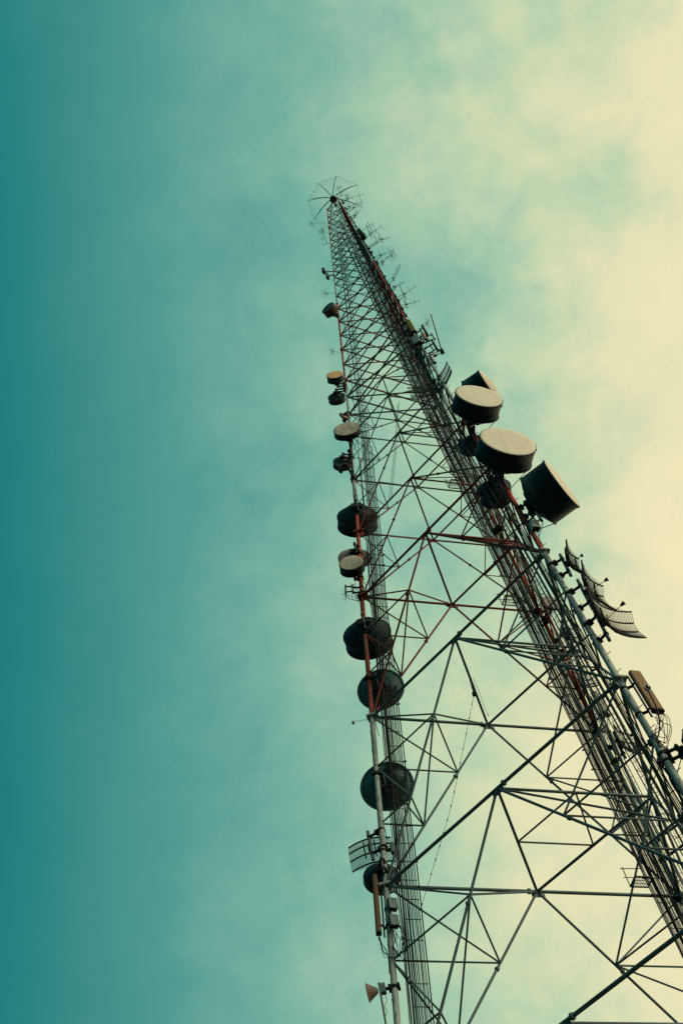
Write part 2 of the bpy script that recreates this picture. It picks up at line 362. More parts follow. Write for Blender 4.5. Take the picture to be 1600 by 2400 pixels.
# ------------------------------------------------------------------ cable trays, ladders, conduits
def run_pts(n, az, d, z0, z1, step=3.0, jit=0.0, inw=0.0, inaz=0.0):
    pts = []; z = z0; rnd = random.Random(hash((n, round(az), round(d*1000), round(z1*10))) & 0xffff)
    k = max(2, int((z1-z0)/step)+1)
    for i in range(k):
        z = z0+(z1-z0)*i/(k-1)
        pts.append(leg(n, z)+dirv(az)*(d+rnd.uniform(-jit, jit))+dirv(inaz)*(inw+rnd.uniform(-jit, jit)*0.6))
    return pts
def cable_tray(label, n, az, inaz, inw, d0, d1, zt, ncab, tops, seed, bundles=(), name='cable_tray', gap=1.02, fat=1.0):
    root = empty(name, label, 'cable tray', Matrix.Translation(leg(n, 0)+dirv(az)*d0))
    rnd = random.Random(seed)
    for d in (d0, d1): MB().path(run_pts(n, az, d, 1, zt, 6, 0, inw, inaz), 0.022, 6).build('rail', 'tray', root)
    z = 22.0
    while z < min(zt, 96):
        member('cross_bar', leg(n, z)+dirv(az)*(d0-0.05)+dirv(inaz)*inw, leg(n, z)+dirv(az)*(d1+0.05)+dirv(inaz)*inw, 0.02, root, 'tray', 6)
        if rnd.random() < 0.22:
            MB().box(leg(n, z)+dirv(az)*(d1+0.09)+dirv(inaz)*inw, 0.10, 0.03, 0.03).build('bracket', 'dark', root)
        z += gap
    up = MB()
    while z < zt: up.tube(leg(n, z)+dirv(az)*d0+dirv(inaz)*inw, leg(n, z)+dirv(az)*d1+dirv(inaz)*inw, 0.016, 4); z += gap
    if up.v:
        o = up.build('upper_cross_bars', 'tray', root); o['kind'] = 'stuff'
    for i in range(ncab):
        d = d0+(d1-d0)*(i+0.7)/(ncab+0.4)
        MB().path(run_pts(n, az, d, 1, rnd.choice(tops), 1.7, 0.013*fat, inw-0.03, inaz), fat*rnd.choice((0.015, 0.021, 0.027)), 5).build('cable', rnd.choice(('rubber', 'rubber', 'cable2', 'galv')), root)
    for d, r, zt2, iw in bundles:
        MB().path(run_pts(n, az, d, 1, zt2, 1.6, 0.018, iw, inaz), r, 7).build('cable_bundle', 'rubber', root)
    return root
cable_tray('narrow tray of thin black cables climbing beside the bare left leg', 'L', 30.5, 330, 0.10, 0.70, 1.30, 118, 9, (118, 110, 96, 84, 76, 70, 66), 3,
           ((0.50, 0.035, 72, 0.1), (0.58, 0.045, 66, 0.14), (0.42, 0.022, 98, 0.1), (1.38, 0.028, 74, 0.12), (0.64, 0.03, 58, 0.1)))
cable_tray('wide packed tray of cables climbing on the inner left of the far leg', 'B', 210.5, 300, 0.12, 0.78, 1.36, 121, 8, (121, 118, 112, 104, 90), 5,
           ((1.42, 0.03, 118, 0.1), (1.05, 0.04, 112, 0.16), (0.70, 0.035, 100, 0.16)), gap=1.35, fat=1.25)
cable_tray('narrower cable tray between the wide tray and the far leg', 'B', 212, 300, 0.06, 0.26, 0.66, 120, 5, (120, 116, 108, 98), 8,
           ((0.20, 0.03, 110, 0.1),), gap=1.7, fat=1.3)
cable_tray('dense black cable run hugging the inner side of the right leg', 'R', 152, 120, 0.14, 0.24, 0.50, 121, 4, (121, 118, 108, 84, 78, 70, 60), 11,
           ((0.62, 0.05, 58, 0.26), (0.36, 0.04, 66, 0.32)), name='cable_run', gap=2.6)
def ladder(label, n, az, inaz, inw, d0, d1, zt, cage=0, cageaz=0.0):
    root = empty('caged_ladder' if cage else 'climbing_ladder', label, 'ladder', Matrix.Translation(leg(n, 0)+dirv(az)*d0))
    lm = 'galv' if cage else 'tray'
    for d in (d0, d1): MB().path(run_pts(n, az, d, 1, zt, 5, 0, inw, inaz), 0.024, 6).build('rail', lm, root)
    P = lambda z, d: leg(n, z)+dirv(az)*d+dirv(inaz)*inw
    z = 22.0; k = 0
    while z < 82:
        member('rung', P(z, d0), P(z, d1), 0.012, root, lm, 6); z += 0.40; k += 1
    up = MB()
    while z < zt: up.tube(P(z, d0), P(z, d1), 0.013, 4); z += 0.40
    o = up.build('upper_rungs', 'tray', root); o['kind'] = 'stuff'
    if cage:
        rc = (d1-d0)*0.9; zz = 22.5; ca = dirv(cageaz)
        while zz < 80:
            c0 = P(zz, (d0+d1)/2); x = dirv(az)
            pts = [c0+x*math.cos(t)*rc*0.62+ca*(math.sin(t)*rc*1.35) for t in [math.pi*j/12 for j in range(13)]]
            MB().path(pts, 0.013, 5).build('cage_hoop', 'galv', root); zz += 1.15
        for t in (0.2, 0.5, 0.8):
            pts = []
            for j in range(14):
                zq = 22.5+57*j/13; c0 = P(zq, (d0+d1)/2)
                pts.append(c0+dirv(az)*math.cos(math.pi*t)*rc*0.62+ca*(math.sin(math.pi*t)*rc*1.35))
            MB().path(pts, 0.010, 4).build('cage_strap', 'galv', root)
    return root
ladder('steel ladder with round cage hoops beside the thick right leg', 'R', 152, 110, 0.0, 0.80, 1.16, 118, 1, 62)
ladder('plain steel ladder standing close to the right of the far leg', 'B', 12, 300, 0.0, 0.24, 0.58, 118)
for i, (n, az, d, zt, r, lab) in enumerate((('B', 318, 0.48, 70, 0.055, 'grey steel conduit pipe standing just right of the far leg'), ('B', 290, 0.75, 96, 0.045, 'thinner conduit pipe between the far leg and the caged ladder'),
                                            ('R', 120, 1.45, 108, 0.035, 'slim dark riser pipe inside the right leg'))):
    root = empty('conduit_pipe', lab, 'pipe', Matrix.Translation(leg(n, 0)+dirv(az)*d))
    pts = run_pts(n, az, d, 1, zt, 6)
    MB().path(pts, r, 8).build('pipe', 'galv' if i < 2 else 'dark', root)
    z = 26
    while z < min(zt, 80):
        member('standoff', leg(n, z), leg(n, z)+dirv(az)*d, 0.02, root, 'dark', 6); z += 5.3
# bundles of tangled coax on the far leg
def rest_platform(label, z, d):
    c = leg('B', z)+dirv(210.5)*d+dirv(300)*0.15; F = frame(c, 210.5)
    root = empty('rest_platform', label, 'platform', F)
    gr = MB()
    for k in range(11): gr.bar((-0.42+0.08*k, -0.32, 0), (-0.42+0.08*k, 0.32, 0), 0.012, 0.03)
    for k in range(4): gr.bar((-0.44, -0.32+0.2*k, 0.002), (0.42, -0.32+0.2*k, 0.002), 0.012, 0.03)
    o = gr.build('grating', 'tray', root, F); o['kind'] = 'stuff'
    for p, q in (((-0.45, -0.34, 0), (-0.45, 0.34, 0)), ((0.44, -0.34, 0), (0.44, 0.34, 0)), ((-0.45, -0.34, 0), (0.44, -0.34, 0)), ((-0.45, 0.34, 0), (0.44, 0.34, 0))):
        MB().bar(p, q, 0.05, 0.05).build('frame_angle', 'tray', root, F)
    MB().tube((0.44, -0.33, 0), (0.44, -0.33, 1.15), 0.024, 6).build('post', 'tray', root, F)
    for zz in (0.55, 1.08): MB().tube((0.56, -0.36, zz), (-0.45, -0.30, zz), 0.02, 6).build('guard_rail', 'tray', root, F)
rest_platform('lowest small grated rest platform with guard rail on the wide cable tray', 36.6, 1.72)
rest_platform('middle small grated rest platform on the cable tray of the far leg', 57.2, 1.66)
rest_platform('topmost grated rest platform with guard rail left of the big drums', 70.0, 1.6)

# ------------------------------------------------------------------ antennas
def mount(root, F, xp, yp, h, pipe_r=0.055, arms=(-0.32, 0.32), mat='dark', od=0.25):
    """stand-off pipe with two clamped arms back to the leg at the local origin"""
    MB().tube((xp, yp, -h), (xp, yp, h), pipe_r, 10).build('mount_pipe', mat if mat != 'dark' else 'galv', root, F)
    for za in arms:
        d = V((xp, yp, 0)); n_ = d.normalized() if d.length > 0.01 else V((1, 0, 0))
        MB().bar(V((0, 0, za))+n_*od*0.4, V((xp, yp, za)), 0.09, 0.10).build('mount_arm', mat, root, F)
        b = MB().tube((0, 0, za-0.06), (0, 0, za+0.06), od*0.60, 14)
        b.box(n_*od*0.62+V((0, 0, za)), 0.10, 0.13, 0.085, (n_, V((-n_.y, n_.x, 0)), V((0, 0, 1))))
        b.tube(n_*od*0.5+V((-n_.y, n_.x, 0))*0.11+V((0, 0, za)), -n_*od*0.8+V((-n_.y, n_.x, 0))*0.13+V((0, 0, za)), 0.014, 5)
        b.tube(n_*od*0.5-V((-n_.y, n_.x, 0))*0.11+V((0, 0, za)), -n_*od*0.8-V((-n_.y, n_.x, 0))*0.13+V((0, 0, za)), 0.014, 5)
        b.build('leg_clamp', mat, root, F)
        MB().box((xp, yp, za), 0.085, 0.085, 0.07).build('pipe_clamp', mat, root, F)
def drum(label, n, z, az, a, b, dia, shroud, face='cream', back='shroud', side='shroud', el=0.0, name='drum_antenna', cat='dish antenna', depth=None,
         dome=0.03, clips=0, holes=False, radome=True, ring=True, stays=1, group=None, cone=False, lip=True):
    """a = distance of the reflector rim plane along the facing direction, b = sideways offset"""
    F = frame(leg(n, z), az, el); root = empty(name, label, cat, F, group)
    r = dia/2; depth = depth if depth is not None else 0.36*r; od = leg_od(z)
    p = MB(); prof = []
    for i in range(9):
        t = i/8; rr_ = r*(0.10+0.90*t); prof.append((a-depth*(1-t**(1.0 if cone else 2)), rr_))
    inner = [(x+0.02, q-0.004) for x, q in prof[::-1]]
    p.lathe([(prof[0][0], 0.0)]+prof+[(a+0.03, r*1.02)]+inner+[(inner[-1][0], 0.0)], 44, yo=b)
    refl = p.build('reflector', back, root, F)
    if lip and not holes: MB().lathe([(a-0.03, r*0.985), (a-0.03, r*1.035), (a+0.035, r*1.035), (a+0.035, r*0.985), (a-0.03, r*0.985)], 44, False, yo=b).build('rim', back, refl, F)
    if ring:
        xr = a-depth*0.78
        q = MB(); q.path([(xr-0.02, b+r*0.52*math.cos(2*math.pi*i/24), r*0.52*math.sin(2*math.pi*i/24)) for i in range(24)], 0.028, 6, True)
        q.build('stiffening_ring', back, refl, F)
        for i in range(6):
            an = math.pi*i/3+0.3
            MB().bar((a-depth*0.98, b+r*0.16*math.cos(an), r*0.16*math.sin(an)), (xr-0.02, b+r*0.52*math.cos(an), r*0.52*math.sin(an)), 0.05, 0.03).build('back_strut', back, refl, F)
            MB().bar((xr-0.012, b+r*0.53*math.cos(an), r*0.53*math.sin(an)), (a-0.012, b+r*0.985*math.cos(an), r*0.985*math.sin(an)), 0.012, 0.02).build('seam', back, refl, F)
    if holes:
        ro, rm, ri = r*1.06, r*0.99, r*0.78; nn = 28; q = MB()
        q.lathe([(a-0.05, rm), (a-0.05, ro), (a+0.02, ro), (a+0.02, rm), (a-0.05, rm)], 44, False, yo=b)
        q.lathe([(a-0.06, ri), (a-0.06, ri+0.03), (a-0.03, ri+0.03), (a-0.03, ri), (a-0.06, ri)], 44, False, yo=b)
        q.build('rim_flange', back, refl, F)
        for i in range(nn):
            an = 2*math.pi*i/nn; wd = 0.10 if i % 3 else 0.03
            ca, sa = math.cos(an), math.sin(an)
            MB().box((a-0.052, b+ca*(ri+ro)/2, sa*(ri+ro)/2), 0.008, (ro-ri)/2*0.98, wd*r, (V((1, 0, 0)), V((0, ca, sa)), V((0, -sa, ca)))).build('flange_tab', back, refl, F)
            if i % 3:
                MB().tube((a-0.064, b+ca*(ri+ro)/2, sa*(ri+ro)/2), (a-0.058, b+ca*(ri+ro)/2, sa*(ri+ro)/2), r*0.066, 10).build('flange_hole', 'rubber', refl, F)
    xf = a+shroud
    if shroud > 0.02:
        q = MB(); q.lathe([(a+0.0, r*0.99), (a+0.0, r*1.004), (a+0.05, r*1.015), (a+0.08, r*1.0), (xf-0.09, r*1.0), (xf-0.08, r*1.018), (xf-0.01, r*1.018), (xf, r*1.0), (xf-0.02, r*0.975), (a+0.03, r*0.975)], 48, yo=b)
        sh = q.build('shroud', side, root, F)
    else: sh = refl
    if radome:
        prof = [(xf+dome*(1-(i/8)**2)+0.012, r*0.995*i/8) for i in range(9)]
        ra = MB().lathe(prof+[(xf-0.01, r*1.0), (xf-0.012, 0.0)], 48, yo=b).build('radome', face, root, F)
        if clips:                                # seam of the fabric
            for yy in (-0.22,):
                pts = [(xf+dome*(1-(s_y*s_y+yy*yy))+0.014, b+yy*r, s_y*r) for s_y in [(-0.84+1.68*j/8) for j in range(9)] if s_y*s_y+yy*yy < 0.97]
                MB().path(pts, 0.004, 4).build('fabric_seam', 'tan', ra, F)
    for i in range(clips):
        an = 2*math.pi*(i+0.3)/clips; ca, sa = math.cos(an), math.sin(an)
        MB().box((xf-0.06, b+ca*r*1.025, sa*r*1.025), 0.05, 0.014, 0.022, (V((1, 0, 0)), V((0, ca, sa)), V((0, -sa, ca)))).build('clip', 'galv', sh, F)
    xb = a-depth
    MB().tube((xb-0.16, b, 0), (xb+0.06, b, 0), r*0.14, 14).build('hub', 'dark', root, F)
    MB().box((xb-0.12, b+0.02, 0.0), 0.09, r*0.26, r*0.16).build('back_bracket', 'dark', root, F)
    xp = xb-0.24
    if abs(xp) < 0.22 and abs(b) < 0.3: xp = 0.30 if xp > 0 else -0.30
    yp = b*0.9
    mount(root, F, xp, yp, min(0.75, r*0.6), 0.05 if dia > 1 else 0.035, (-r*0.32, r*0.32), 'dark', od)
    MB().bar((xp, yp, 0), (xb, b, 0), 0.12, 0.2).build('elevation_bracket', 'dark', root, F)
    for i in range(stays):
        sg = 1 if i == 0 else -1
        MB().tube((a-0.02, b+sg*r*0.75, -r*0.62), (-0.02*sg, 0.0, -r*0.62-0.9), 0.022, 6).build('side_stay', 'dark', root, F)
    # feeder tail
    pts = [V((xb-0.15, b, -0.05)), V((xb-0.3, b*0.8, -0.35)), V((0.1, 0.12, -0.9)), V((0.0, 0.16, -1.8)), V((0.02, 0.15, -3.2))]
    MB().path(bez(pts), 0.018, 5).build('feeder_cable', 'rubber', root, F)
    return root
def bez(P, k=5):
    P = [V(p) for p in P]; out = []
    for i in range(len(P)-1):
        p0, p1, p2, p3 = P[max(i-1, 0)], P[i], P[i+1], P[min(i+2, len(P)-1)]
        for j in range(k):
            t = j/k; out.append(0.5*((2*p1)+(p2-p0)*t+(2*p0-5*p1+4*p2-p3)*t*t+(3*p1-p0-3*p2+p3)*t**3))
    out.append(P[-1]); return out
# right leg: the four great drums
drum('large black drum antenna with cream face, upper of the two facing the viewer', 'R', 61.79, 300, 1.16, 0.0, 2.78, 1.02, clips=26, depth=0.55)
drum('largest black drum antenna with cream face, lower of the two facing the viewer', 'R', 55.18, 300, 1.03, 0.0, 3.04, 1.06, clips=28, depth=0.58)
drum('black drum antenna turned to the right, lowest of the great drums', 'R', 50.60, 340, 1.08, 0.0, 2.86, 1.47, clips=28, depth=0.42, dome=0.06)
drum('black drum with bulging cream face peeking out behind the upper drum', 'R', 64.96, 345, 1.10, 0.0, 2.62, 1.23, clips=24, depth=0.5, dome=0.30)
drum('dark dish seen from behind, tucked inside the right leg between the drums', 'R', 61.3, 95, 0.75, 0.10, 1.75, 0.35, back='dishgrey', stays=0)
drum('dark drum hanging inside the right leg below the largest drum', 'R', 55.6, 95, 0.95, 0.30, 1.75, 0.8, stays=0)
# left leg, top to bottom
drum('small grey drum on the left leg near the top, turned to the left', 'L', 96.59, 250, 0.62, -0.19, 1.27, 0.58, face='dishgrey', back='dishgrey', side='brown', stays=0)
drum('small drum with tan orange face on the left leg', 'L', 83.47, 280, 0.52, -0.69, 1.26, 0.48, face='tan', back='dishgrey', side='dishgrey', stays=0)
drum('small grey drum seen from behind, just below the tan faced drum', 'L', 82.62, 100, 0.45, 0.83, 1.30, 0.40, back='dishgrey', side='dishgrey', stays=0, depth=0.25)
drum('tiny dish beside an orange box on the left leg', 'L', 78.72, 150, 0.42, 0.15, 0.72, 0.05, back='dishgrey', stays=0)
drum('mouldy pale faced drum on the left leg facing the viewer', 'L', 74.78, 278, 0.55, -0.13, 1.88, 0.40, face='mould', stays=1)
drum('stained grey drum seen from behind below the mouldy pale drum', 'L', 72.46, 110, 0.35, 0.68, 1.28, 0.42, back='dishgrey', side='dishgrey', stays=0, depth=0.24)
drum('small shell shaped dish out on an arm left of the left leg', 'L', 69.45, 165, 0.30, 1.30, 0.72, 0.06, back='shroud', stays=0, depth=0.3)
drum('big dark dish seen from behind where the left leg turns red', 'L', 65.67, 108, 0.50, -0.06, 2.58, 0.78, stays=2, depth=0.72)
drum('pale stained dish seen from behind on the red part of the left leg', 'L', 61.11, 110, 0.50, 0.27, 2.02, 0.12, back='dishpale', stays=1, depth=0.40)
drum('small drum with stained pale face below the pale dish', 'L', 58.57, 280, 0.55, -0.41, 1.44, 0.52, face='mould', stays=0)
drum('biggest dark dish seen from behind on the red left leg', 'L', 53.73, 98, 0.50, -0.05, 2.66, 0.78, stays=2, depth=0.80)
drum('grey dish with holed rim at the foot of the red paint', 'L', 48.97, 95, 0.72, -0.49, 2.40, 0.05, back='dishteal', holes=True, stays=0, depth=0.42, el=14)
drum('grey dish with holed rim on the white part of the left leg', 'L', 42.15, 97, 0.72, -0.37, 2.48, 0.05, back='dishteal', holes=True, stays=0, depth=0.42, el=14)
drum('small dark dish behind the lowest left flange beside the grid antenna', 'L', 36.93, 110, 0.55, 0.12, 1.58, 0.25, stays=0, depth=0.45)
# far leg
drum('grey dish hanging behind the right leg near the grid antennas', 'B', 55.6, 303, 1.35, 0.0, 1.25, 0.10, back='dishgrey', face='dishpale', stays=0)

def rusty_horn():
    F = frame(leg('L', 31.1), 188); root = empty('horn_dish', 'small rust streaked cone dish on an arm at the lower left leg', 'dish antenna', F)
    x = 1.08; prof = [(x-0.42, 0.07), (x-0.40, 0.11), (x-0.24, 0.21), (x, 0.37), (x+0.005, 0.39)]
    MB().lathe([(x-0.42, 0)]+prof+[(x+0.012, 0.39), (x-0.02, 0.34), (x-0.22, 0.18), (x-0.38, 0.0)], 36).build('reflector', 'rusty', root, F)
    MB().lathe([(x+0.0, 0.385), (x+0.02, 0.37), (x+0.03, 0.0)], 36).build('radome', 'mould', root, F)
    MB().box((x-0.60, 0.0, 0.02), 0.13, 0.12, 0.20).build('radio_box', 'boxgrey', root, F)
    MB().box((x-0.50, 0.0, 0.02), 0.03, 0.10, 0.26).build('bracket', 'dark', root, F)
    MB().tube((x-0.50, 0.08, 0.28), (x-0.50, 0.08, -4.5), 0.042, 10).build('mount_pipe', 'galv', root, F)
    MB().bar((0.1, 0, -0.03), (x-0.5, 0.05, -0.03), 0.09, 0.10).build('mount_arm', 'dark', root, F)
    MB().tube((0, 0, -0.10), (0, 0, 0.02), 0.17, 14).box((0.16, 0, -0.04), 0.08, 0.16, 0.10).box((-0.18, 0, -0.04), 0.05, 0.16, 0.09).build('leg_clamp', 'dark', root, F)
    MB().path(bez([(x-0.62, 0, -0.2), (x-0.70, 0.0, -0.5), (x-0.56, 0.05, -0.8), (x-0.62, 0.06, -1.0), (x-0.5, 0.06, -1.3)]), 0.012, 5).build('cable', 'rubber', root, F)
rusty_horn()

def grid(label, n, z, az, a, b, w_, h_, mat='dark', el=0.0, foc=0.42, nb=34, ribs=4, feed=True, pitch_bar=False, mp=True, group=None, wr=0.011):
    F = frame(leg(n, z), az, el); root = empty('grid_antenna', label, 'grid antenna', F, group); fl = foc*w_
    S = lambda y, zz: V((a+(y*y+zz*zz)/(4*fl), b+y, zz))
    q = MB()
    for i in range(nb):
        y = -w_/2+w_*i/(nb-1); hh = h_/2*(1-0.25*abs(2*y/w_)**4)
        q.path([S(y, -hh+2*hh*j/7) for j in range(8)], wr, 4)
    o = q.build('grid_wires', mat, root, F); o['kind'] = 'stuff'
    for k in range(ribs):
        zz = -h_/2*0.86+h_*0.86*k/(ribs-1)
        pts = [S(-w_/2+w_*j/14, zz)-V((0.03, 0, 0)) for j in range(15)]
        MB().path(pts, 0.038, 6).build('rib', mat, root, F)
    for y in (-w_*0.12, w_*0.12):
        MB().path([S(y, -h_*0.30+h_*0.6*j/5)-V((0.07, 0, 0)) for j in range(6)], 0.03, 6).build('spine', mat, root, F)
    if feed:
        MB().tube(S(0, 0), (a+fl*1.05, b, 0), 0.016, 6).build('feed_arm', mat, root, F)
        MB().lathe([(a+fl*1.0, 0.03), (a+fl*1.02, 0.05), (a+fl*1.22, 0.10), (a+fl*1.22, 0.0)], 12, yo=b).build('feed_horn', mat, root, F)
    xp = a-0.22
    if abs(xp) < 0.2 and abs(b) < 0.25: xp = 0.27
    MB().box(((xp+a)/2, b*0.95, 0), 0.12, 0.10, 0.14).build('tilt_bracket', 'dark', root, F)
    mount(root, F, xp, b*0.9, h_*0.52, 0.075, (-h_*0.30, h_*0.30), 'dark', leg_od(z))
    return root
grid('small grid antenna seen edge on, highest on the lower right leg', 'R', 44.73, 347, 0.78, 0.0, 1.35, 1.7, nb=26)
grid('upper of two large grid antennas on the white right leg', 'R', 41.99, 342, 0.85, 0.0, 1.9, 2.1, nb=34)
grid('lower large grid antenna with wide open bars on the white right leg', 'R', 39.39, 328, 0.80, 0.0, 2.75, 2.1, mat='tray', nb=46, foc=0.34, wr=0.014)
grid('broad black grid antenna wrapped round the right leg above the drums', 'R', 70.1, 256, -0.32, -0.62, 3.1, 1.75, nb=54, foc=0.27, feed=False, wr=0.014)
grid('curved grid antenna behind the lowest left flange, left of the leg', 'L', 38.6, 97, 0.45, 0.66, 2.0, 1.65, nb=40, foc=0.45, feed=False, wr=0.012)
grid('grid antenna hung on the far leg, right of the red lamp', 'B', 44.75, 325, 0.95, 0.0, 1.5, 1.6, nb=30, foc=0.4)
grid('grid antenna on the far leg behind the two large ones', 'B', 53.28, 330, 0.95, 0.0, 1.4, 1.7, nb=30)
grid('flat ribbed grid antenna on the red part of the far leg', 'B', 49.5, 300, 0.75, 0.0, 1.2, 1.3, nb=24)
grid('grid antenna cut by the right edge behind the lattice', 'B', 38.6, 335, 1.9, 0.0, 1.6, 1.9, nb=30)

def rounded(hw, hd, rr_, k=4):
    pts = []
    for cx, cy, a0 in ((hw-rr_, hd-rr_, 0), (-hw+rr_, hd-rr_, 90), (-hw+rr_, -hd+rr_, 180), (hw-rr_, -hd+rr_, 270)):
        pts += [(cx+rr_*math.cos(R(a0+90*i/k)), cy+rr_*math.sin(R(a0+90*i/k))) for i in range(k+1)]
    return pts
def panel(label, n, z, az, a, b, wd, dp, h, mat, pipe=(0, 0), tails=4, name='panel_antenna', arms=True, group=None, el=0):
    """z is the middle of the panel; it stands parallel to the leg"""
    F = frame(leg(n, z), az, el); d_ = (leg(n, z+1)-leg(n, z-1)).normalized(); X_ = dirv(az); X_ = (X_-d_*X_.dot(d_)).normalized(); Y_ = d_.cross(X_); P_ = leg(n, z)
    F = Matrix(((X_.x, Y_.x, d_.x, P_.x), (X_.y, Y_.y, d_.y, P_.y), (X_.z, Y_.z, d_.z, P_.z), (0, 0, 0, 1))); root = empty(name, label, 'panel antenna', F, group)
    pr = rounded(dp/2, wd/2, min(dp, wd)*0.33); k = len(pr); q = MB()
    vs = [(a+x, b+y, -h/2) for x, y in pr]+[(a+x, b+y, h/2) for x, y in pr]
    q.add(vs, [(i, (i+1) % k, k+(i+1) % k, k+i) for i in range(k)], True); q.add(vs, [tuple(range(k, 2*k))])
    q.add([(a+x*0.9, b+y*0.9, h/2+0.02) for x, y in pr], [tuple(range(k))]); q.build('housing', mat, root, F)
    q = MB(); vs = [(a+x*1.03, b+y*1.03, -h/2-0.06) for x, y in pr]+[(a+x*1.03, b+y*1.03, -h/2+0.03) for x, y in pr]
    q.add(vs, [(i, (i+1) % k, k+(i+1) % k, k+i) for i in range(k)]); q.add(vs, [tuple(range(k))[::-1], tuple(range(k, 2*k))]); q.build('end_cap', 'dark', root, F)
    od = leg_od(z); px, py = pipe
    if arms:
        MB().tube((px, py, -h/2-0.1), (px, py, h/2+0.05), 0.04, 8).build('mount_pipe', 'galv', root, F)
        for za in (-h*0.36, h*0.30):
            MB().bar((px, py, za), (a-dp*0.4, b, za), 0.06, 0.07).build('bracket', 'dark', root, F)
            MB().bar((0, 0, za-0.1), (px, py, za-0.1), 0.08, 0.09).build('mount_arm', 'dark', root, F)
            MB().tube((0, 0, za-0.15), (0, 0, za-0.05), od*0.62, 14).build('leg_clamp', 'dark', root, F)
    rnd = random.Random(int(z*10))
    for i in range(tails):
        y0 = b+wd*(-0.3+0.6*i/max(1, tails-1))
        pts = bez([(a, y0, -h/2-0.05), (a-0.02+rnd.uniform(-.04, .04), y0, -h/2-0.28), (a*0.7, b*0.6+rnd.uniform(-.1, .1), -h/2-0.62-0.1*i), (0.16, 0.0+rnd.uniform(-.1, .1), -h/2-1.0-0.05*i), (0.15, 0.06*i-0.1, -h/2-1.9)])
        MB().path(pts, 0.012, 5).build('cable', 'rubber', root, F)
    return root
panel('long tan panel antenna on the white right leg with a dome camera in front', 'R', 34.75, 302, 0.44, 0.50, 0.50, 0.22, 2.5, 'panel', (0.22, 0.30), 5)
panel('tall brown panel antenna strapped to the lower left leg', 'L', 35.1, 200, 0.46, -0.02, 0.26, 0.24, 2.95, 'brown', (0.22, -0.17), 6)
panel('short white panel antenna under the drum turned right', 'R', 49.4, 340, 0.70, 0.0, 0.17, 0.14, 0.95, 'white', (0.45, 0.0), 2)
panel('grey panel antenna hung on the far leg below the red paint line', 'B', 47.9, 330, 0.82, 0.0, 0.55, 0.25, 1.6, 'dishpale', (0.5, 0.0), 3)
panel('bright grey box panel in the antenna cluster above the grid', 'R', 77.4, 265, 0.42, -0.12, 0.62, 0.25, 1.35, 'boxgrey', (0.2, 0.0), 2)
panel('upper dark panel antenna at the outer edge of the cluster', 'R', 79.36, 345, 0.80, 0.05, 0.28, 0.16, 1.7, 'dark', (0.55, 0.05), 2)
panel('lower dark panel antenna at the outer edge of the cluster', 'R', 76.0, 350, 0.86, 0.05, 0.32, 0.16, 1.7, 'dark', (0.6, 0.05), 2)
panel('brown panel antenna in the middle of the cluster', 'R', 77.9, 330, 0.58, 0.0, 0.24, 0.15, 1.5, 'panel', (0.35, 0.0), 2)
panel('short white cylinder antenna below the panel cluster', 'R', 74.6, 350, 0.52, 0.0, 0.17, 0.17, 0.62, 'white', (0.3, 0.0), 1)
panel('long white cylinder antenna hugging the right leg under the cluster', 'R', 73.7, 335, 0.27, 0.0, 0.16, 0.16, 1.3, 'white', (0.14, 0.0), 1)
panel('thin panel antenna leaning at the edge behind the whip mast', 'R', 78.0, 355, 1.10, 0.10, 0.12, 0.10, 1.3, 'boxgrey', (0.7, 0.05), 1)
panel('olive wrapped cylinder round the right leg below the red paint', 'R', 81.2, 0, 0.03, 0.0, 0.44, 0.44, 2.6, 'olive', (0.1, 0.0), 0, 'wrapped_cylinder', False)
panel('pale radio box high on the right leg', 'R', 110.0, 345, 0.35, 0.0, 0.24, 0.2, 0.75, 'boxgrey', (0.2, 0.0), 1)
panel('slim grey stick antenna left of the small stained drum', 'L', 57.3, 190, 0.92, 0.15, 0.10, 0.10, 0.75, 'boxgrey', (0.5, 0.1), 1)

def radio_box(label, n, z, az, a, b, sx, sy, sz, mat, tails=3, name='radio_unit'):
    F = frame(leg(n, z), az); root = empty(name, label, 'radio unit', F)
    MB().box((a, b, 0), sx, sy, sz).build('housing', mat, root, F)
    MB().box((a+sx*0.2, b, sz+0.02), sx*0.9, sy*1.06, 0.02).build('lid', mat, root, F)
    for i in range(5 if sz > 0.25 else 0): MB().box((a+sx+0.012, b-sy*0.8+sy*0.4*i, 0), 0.012, 0.008, sz*0.85).build('cooling_fin', mat, root, F)
    MB().box((a, b, -sz-0.02), sx*0.8, sy*0.85, 0.02).build('connector_plate', 'dark', root, F)
    MB().bar((0, 0, 0), (a-sx*0.9, b*0.9, 0), 0.06, 0.10).build('bracket', 'dark', root, F)
    MB().tube((0, 0, -0.05), (0, 0, 0.05), leg_od(z)*0.6, 14).build('leg_clamp', 'dark', root, F)
    rnd = random.Random(int(z*7))
    for i in range(tails):
        y = b-sy*0.5+sy*i/max(1, tails-1)
        MB().path(bez([(a, y, -sz-0.02), (a, y, -sz-0.2), (a*0.6, y*0.5+rnd.uniform(-.1, .1), -sz-0.5), (0.16, rnd.uniform(-.12, .12), -sz-0.9), (0.15, rnd.uniform(-.1, .1), -sz-1.6)]), 0.011, 5).build('cable', 'rubber', root, F)
radio_box('upper of two grey radio boxes on the lower left leg', 'L', 34.75, 310, 0.34, 0.06, 0.12, 0.19, 0.24, 'boxgrey')
radio_box('lower of two grey radio boxes on the lower left leg', 'L', 33.9, 310, 0.34, 0.06, 0.12, 0.19, 0.24, 'boxgrey')
radio_box('pale radio box on the right leg just above its red flange', 'R', 48.7, 300, 0.30, 0.10, 0.16, 0.20, 0.27, 'white')
radio_box('small orange box beside the tiny dish on the left leg', 'L', 77.9, 215, 0.30, -0.1, 0.12, 0.2, 0.16, 'orange', 1)
